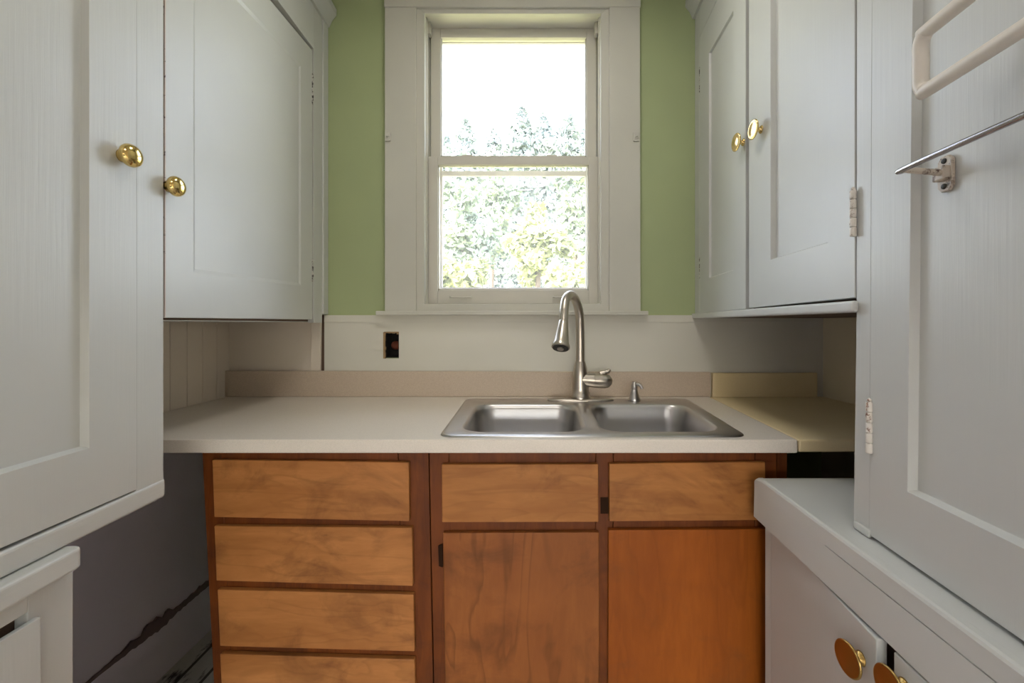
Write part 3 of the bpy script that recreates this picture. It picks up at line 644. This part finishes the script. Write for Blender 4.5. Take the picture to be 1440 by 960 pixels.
for y0, y1 in ((131, 97), (392, 364)): hinge(door, R, h1_+0.001, R.dz(983, y0)[1], R.dz(983, y1)[1], -0.002, HINGEL, 0.004)
dr = NB(); panel_door(dr, R, [(dE+0.0045, 1.2662), (rd(1053), 1.2635), (rd(1053), 2.378), (dE+0.0045, 2.376)],
                      [(rd(1164), rz(1164, 341)), (rd(1083.5), rz(1083.5, 365)), (rd(1083.5), 2.24), (rd(1164), 2.235)], -0.0235, 0.001, 0.013)
door = obj('door', dr, WHITE, ur, bevel=0.0012)
d_, z_ = R.dz(1071, 182); knob(door, R.pt(d_, z_, 0.001), (-1, 0.0, 0.0), 0.027, BRASS, True)
hinge(door, R, dE+0.001, R.dz(1203, 333)[1], R.dz(1203, 268)[1], 0.0065, HINGE, 0.0055)

# ------------------------------------------------------------------ right tall cabinet
tr_ = thing('tall_cabinet', (0.9, 0.5, 0.8325), 'tall white cabinet at the right edge whose panelled door carries two towel rails', 'cabinet')
bm = NB(); prism(bm, [(XR-0.002, 0.12, 0.834), (R.X(0.12, -0.024), 0.12, 0.834), (R.X(dE, -0.024), dE-0.002, 0.834), (XR-0.002, dE-0.002, 0.834)],
                 [(XR-0.002, 0.12, 2.56), (R.X(0.12, -0.024), 0.12, 2.56), (R.X(dE, -0.024), dE-0.002, 2.56), (XR-0.002, dE-0.002, 2.56)])
obj('body', bm, [WHITE], tr_)
dK = R.dz(1230, 300)[0]
bm = NB(); R.poly(bm, [(dK+0.012, 0.8335), (dE+0.010, 0.8335), (dE+0.002, 1.236), (dE, 2.56), (dK, 2.56)], -0.0235, 0.0); obj('stile', bm, WHITE, tr_, bevel=0.0018)
pz = R.dz(1281, 693)[1]; pd = R.dz(1287, 400, 0.001)[0]; pd2 = R.dz(1276, 690, 0.001)[0]
dr = NB(); panel_door(dr, R, [(0.14, 0.838), (dK+0.0114, 0.838), (dK-0.0003, 2.45), (0.14, 2.45)], [(0.20, pz), (pd2, pz), (pd-0.003, 2.30), (0.20, 2.30)], -0.0225, 0.001, 0.0135)
door = obj('door', dr, WHITE, tr_, bevel=0.0006)
hinge(door, R, dK+0.0085, R.dz(1220, 635)[1], R.dz(1220, 563)[1], 0.0035, HINGE, 0.0055)
bm = NB(); R.slab(bm, dK+0.008, dE+0.003, 0.8327, 0.848, -0.001, 0.006); obj('base_block', bm, WHITE, tr_, bevel=0.004)

# towel rails on the door
rk = thing('towel_rack', R.pt(0.5, 1.54, 0.0), 'thick cream enamelled loop rack high on the right tall door', 'towel rack')
def rp(px, py, n): d, z = R.dz(px, py, n); return R.pt(d, z, n)
bm = NB(); n_ = 0.048
lo0 = R.dz(1283, 131, n_); hi0 = R.dz(1296, 46, n_); zl, zh = 1.540, 1.622; de = 0.600
pts = [R.pt(0.22, zl, n_), R.pt(0.40, zl, n_), R.pt(de-0.020, zl, n_), R.pt(de-0.006, zl+0.003, n_), R.pt(de, zl+0.014, n_), R.pt(de, zl+0.04, n_), R.pt(de, zh-0.014, n_), R.pt(de-0.006, zh-0.003, n_), R.pt(de-0.020, zh, n_), R.pt(0.40, zh, n_), R.pt(0.22, zh, n_)]
tube(bm, spline(pts, 5), 0.0095, 16); obj('loop', bm, CREAM, rk, smooth=True, auto=70)
for dd in (0.43, 0.25):
    bm = NB(); tube(bm, [R.pt(dd, zh, n_-0.004), R.pt(dd, zh, -0.011)], 0.008, 14); obj('standoff', bm, CREAM, rk, smooth=True, auto=50)
tb = thing('towel_bar', R.pt(0.62, 1.436, 0.0), 'thin dull metal towel bar on a worn bracket below the cream rack', 'towel bar')
bm = NB(); n_ = 0.058; zb = 1.441; d2 = 0.618
tube(bm, spline([R.pt(0.15, zb-0.004, n_), R.pt(0.4, zb-0.002, n_), R.pt(d2-0.006, zb, n_), R.pt(d2, zb-0.001, n_-0.004)], 6), 0.0042, 14); obj('bar', bm, CHROME, tb, smooth=True, auto=60)
bm = NB(); tube(bm, [R.pt(d2, zb-0.001, n_-0.001), R.pt(d2+0.002, zb-0.005, 0.0)], [0.0042, 0.0046], 14); obj('arm', bm, BRACK, tb, smooth=True, auto=60)
bm = NB(); cz = 1.436; cd = 0.6235; nn = -0.0118
q = [(-0.012, -0.019), (-0.006, -0.026), (0.006, -0.026), (0.012, -0.019), (0.012, 0.019), (0.006, 0.026), (-0.006, 0.026), (-0.012, 0.019)]
R.poly(bm, [(cd+a, cz+b) for a, b in q], nn, nn+0.006)
R.poly(bm, [(cd+a*0.8, cz+b) for a, b in ((-0.012, -0.010), (0.012, -0.010), (0.012, 0.010), (-0.012, 0.010))], nn+0.005, nn+0.016)
br_ = obj('bracket', bm, BRACK, tb, bevel=0.0015)
for s_ in (-1, 1):
    bm = NB(); lathe(bm, [(0.0042, 0), (0.004, 0.0012), (0, 0.0018)], R.pt(cd, cz+s_*0.0185, nn+0.006), (-1, 0, 0), 14); obj('screw', bm, RUBBER, br_, smooth=True)

# ------------------------------------------------------------------ right base cabinet and worktop
rb = thing('base_cabinet', (0.9, 0.6, 0.0), 'low white base cabinet at the bottom right with a door standing ajar', 'cabinet')
dF = 1.078
bm = NB(); prism(bm, [(XR-0.002, 0.12, 0.0), (B.X(0.12, -0.045), 0.12, 0.0), (B.X(dF, -0.045), dF, 0.0), (XR-0.002, dF, 0.0)],
                 [(XR-0.002, 0.12, 0.7965), (B.X(0.12, -0.045), 0.12, 0.7965), (B.X(dF, -0.045), dF, 0.7965), (XR-0.002, dF, 0.7965)])
obj('body', bm, [GAP], rb)
dT = 1.089; zt = 0.8325
bm = NB(); B.poly(bm, [(0.12, 0.72), (dT+0.003, 0.7245), (dT, 0.797), (0.811, 0.797), (0.811, 0.7952), (0.12, 0.7948)], -0.022, 0.0); obj('apron', bm, WHITE_H, rb)
bm = NB(); rings = []
for d, dz_ in ((0.12, 0.0), (dT-0.034, 0.0), (dT-0.010, -0.005), (dT, -0.012)):
    rings.append([bm.verts.new(p) for p in ([Vector((XR-0.002, d, 0.7971)), B.pt(d, 0.7971, 0.0), B.pt(d, zt+dz_-0.006, 0.0), B.pt(d, zt+dz_-0.002, -0.002), B.pt(d, zt+dz_, -0.006), B.pt(d, zt+dz_, -0.016), B.pt(d, zt+dz_-0.0012, -0.018), Vector((XR-0.002, d, zt+dz_-0.0012))])])
for a_, c_ in zip(rings, rings[1:]):
    for k in range(8): bm.faces.new([a_[k], a_[(k+1) % 8], c_[(k+1) % 8], c_[k]])
bm.faces.new(rings[0]); bm.faces.new(rings[-1][::-1])
tag(obj('worktop', bm, WHITE_H, loc=(0.9, 0.6, 0.7971)), 'white painted worktop under the right tall cabinet, its end lit by the window', 'worktop')
bm = NB(); B.slab(bm, dF-0.028, dF, 0.0, 0.7195, -0.044, -0.022); obj('stile', bm, WHITE, rb, bevel=0.001)
# far door ajar: hinged at its far edge
hd, ne = dF-0.0295, 0.676
A3 = [B.pt(hd, 0.08, -0.021), B.pt(ne, 0.08, 0.006), B.pt(ne, 0.7165, 0.006), B.pt(hd, 0.7185, -0.021)]
nrm = Vector((0.998, 0.07, 0))*0.019
bm = NB(); prism(bm, A3, [p + nrm for p in A3]); d1 = obj('door', bm, WHITE, rb, bevel=0.002)
kd, kz = 0.712, 0.659
knob(d1, B.pt(kd, kz, 0.004), (-1, -0.05, 0), 0.028, BRASSD, True)
bm = NB(); B.slab(bm, 0.16, 0.652, 0.08, 0.7165, -0.021, -0.002); d2_ = obj('door', bm, WHITE, rb, bevel=0.002)
knob(d2_, B.pt(0.632, 0.680, -0.002), (-1, 0, 0), 0.028, BRASSD, True)

# ------------------------------------------------------------------ outdoors
GR = mat('dry_grass', (0.30, 0.30, 0.14), 0.9)
bm = NB(); box(bm, -40, 40, 2.4, 70, -1.2, -0.6); tag(obj('ground', bm, GR), 'garden ground outside the window', 'ground', kind='structure')
def leafmat(name, c, c2):
    m = mat(name, c, 0.6); n = noise(m, coords(m, (1.3, 1.3, 1.3)), 1.0, 3.0)
    setc(m, ramp(m, n, [(0.35, c2), (0.65, c)]))
    return m
LF_C = leafmat('hazed_conifer_needles', (0.45, 0.50, 0.46), (0.32, 0.38, 0.40))  # needle tones raised to put bright outdoor haze into the colour
LF_B = leafmat('broad_leaves', (0.40, 0.46, 0.33), (0.29, 0.36, 0.33))
LF_Y = leafmat('yellow_green_leaves', (0.46, 0.48, 0.24), (0.34, 0.38, 0.22))
BARK = mat('bark', (0.16, 0.12, 0.09), 0.9)
def leaf(bm, p, s, dirv):
    a, u, v = basis(dirv); ang = random.uniform(0, 6.28); c, sn = math.cos(ang), math.sin(ang)
    u2 = u*c + v*sn; v2 = (v*c - u*sn)*0.5
    bm.faces.new([bm.verts.new(p - u2*s), bm.verts.new(p + v2*s), bm.verts.new(p + u2*s), bm.verts.new(p - v2*s)])
def rdir():
    while True:
        v = Vector((random.uniform(-1, 1), random.uniform(-1, 1), random.uniform(-1, 1)))
        if 0.05 < v.length < 1: return v.normalized()
def conifer(px, pytop, d, rad, n, label, group=None):
    top = P(px, pytop, d); g = -0.6; h = top.z - g
    t = thing('conifer_tree', (top.x, d, g), label, 'tree', group)
    bm = NB(); tube(bm, [(top.x, d, g), (top.x, d, top.z-0.3)], [0.22, 0.02], 8); obj('trunk', bm, BARK, t)
    bm = NB()
    for _ in range(int(n*1.8)):
        q = random.random()**0.9*0.80
        z = top.z - q*h; lay = 0.62 + 0.38*((q*13 + random.random()*0.25) % 1.0)
        r = min(rad, 0.06 + 0.50*q*h)*lay*math.sqrt(random.uniform(0.12, 1)); a = random.uniform(0, 6.283)
        leaf(bm, Vector((top.x + r*math.cos(a), d + r*math.sin(a), z - 0.22*r)), random.uniform(0.09, 0.20), rdir())
    obj('foliage', bm, LF_C, t)
def broad(px, pyc, d, rx, rz_, n, m, label, group=None):
    c = P(px, pyc, d); g = -0.6
    t = thing('leafy_tree', (c.x, d, g), label, 'tree', group)
    bm = NB(); tube(bm, spline([(c.x+0.1, d, g), (c.x, d, (c.z+g)/2), (c.x+0.05, d, c.z)], 4), 0.05, 8); obj('trunk', bm, BARK, t)
    bm = NB(); cl = []
    for _ in range(26):
        v = rdir()*random.uniform(0.3, 1.0); cl.append(Vector((c.x + v.x*rx, d + v.y*rx*0.8, c.z + v.z*rz_)))
    for _ in range(int(n*1.9)):
        p = random.choice(cl); v = rdir()*random.uniform(0.5, 1.0)*0.36*rx
        leaf(bm, p + v, random.uniform(0.05, 0.11), rdir())
    obj('foliage', bm, m, t)
conifer(655, 171, 14, 0.70, 5200, 'slim pale conifer outside, leftmost spire in the upper window pane')
conifer(733, 153, 14, 0.55, 5600, 'tallest conifer outside, near the middle of the upper pane')
conifer(800, 164, 14, 0.42, 5200, 'broad conifer outside towards the right of the upper pane')
conifer(628, 192, 19, 0.75, 4600, 'low conifer tip at the left edge of the upper window pane')
conifer(694, 180, 19, 0.75, 4600, 'short conifer outside, second spire from the left in the upper pane')
conifer(764, 160, 19, 0.72, 5200, 'conifer outside just right of the tallest one')
conifer(822, 174, 19, 0.65, 4600, 'conifer outside at the right edge of the upper pane')
conifer(714, 194, 26, 1.15, 5200, 'distant low conifer outside, left of the tallest one')
conifer(640, 206, 26, 1.2, 4600, 'distant low conifer outside, behind the leftmost spire')
conifer(784, 178, 26, 1.15, 5200, 'distant conifer outside, between the two right spires')
broad(648, 315, 9.0, 0.75, 1.1, 2600, LF_B, 'leafy green tree outside at the left of the lower pane')
broad(692, 300, 11.0, 0.80, 1.3, 2600, LF_B, 'leafy green tree outside at the middle of the lower pane')
broad(755, 345, 8.0, 0.55, 0.75, 2200, LF_Y, 'yellow-green bush outside low in the middle of the lower pane')
broad(808, 300, 10.0, 0.65, 1.3, 2400, LF_B, 'leafy green tree outside at the right of the lower pane')
broad(640, 395, 7.0, 0.5, 0.35, 1400, LF_Y, 'low yellow-green shrub outside in the bottom left of the window')
broad(800, 400, 7.0, 0.5, 0.30, 1400, LF_Y, 'low yellow-green shrub outside in the bottom right of the window')
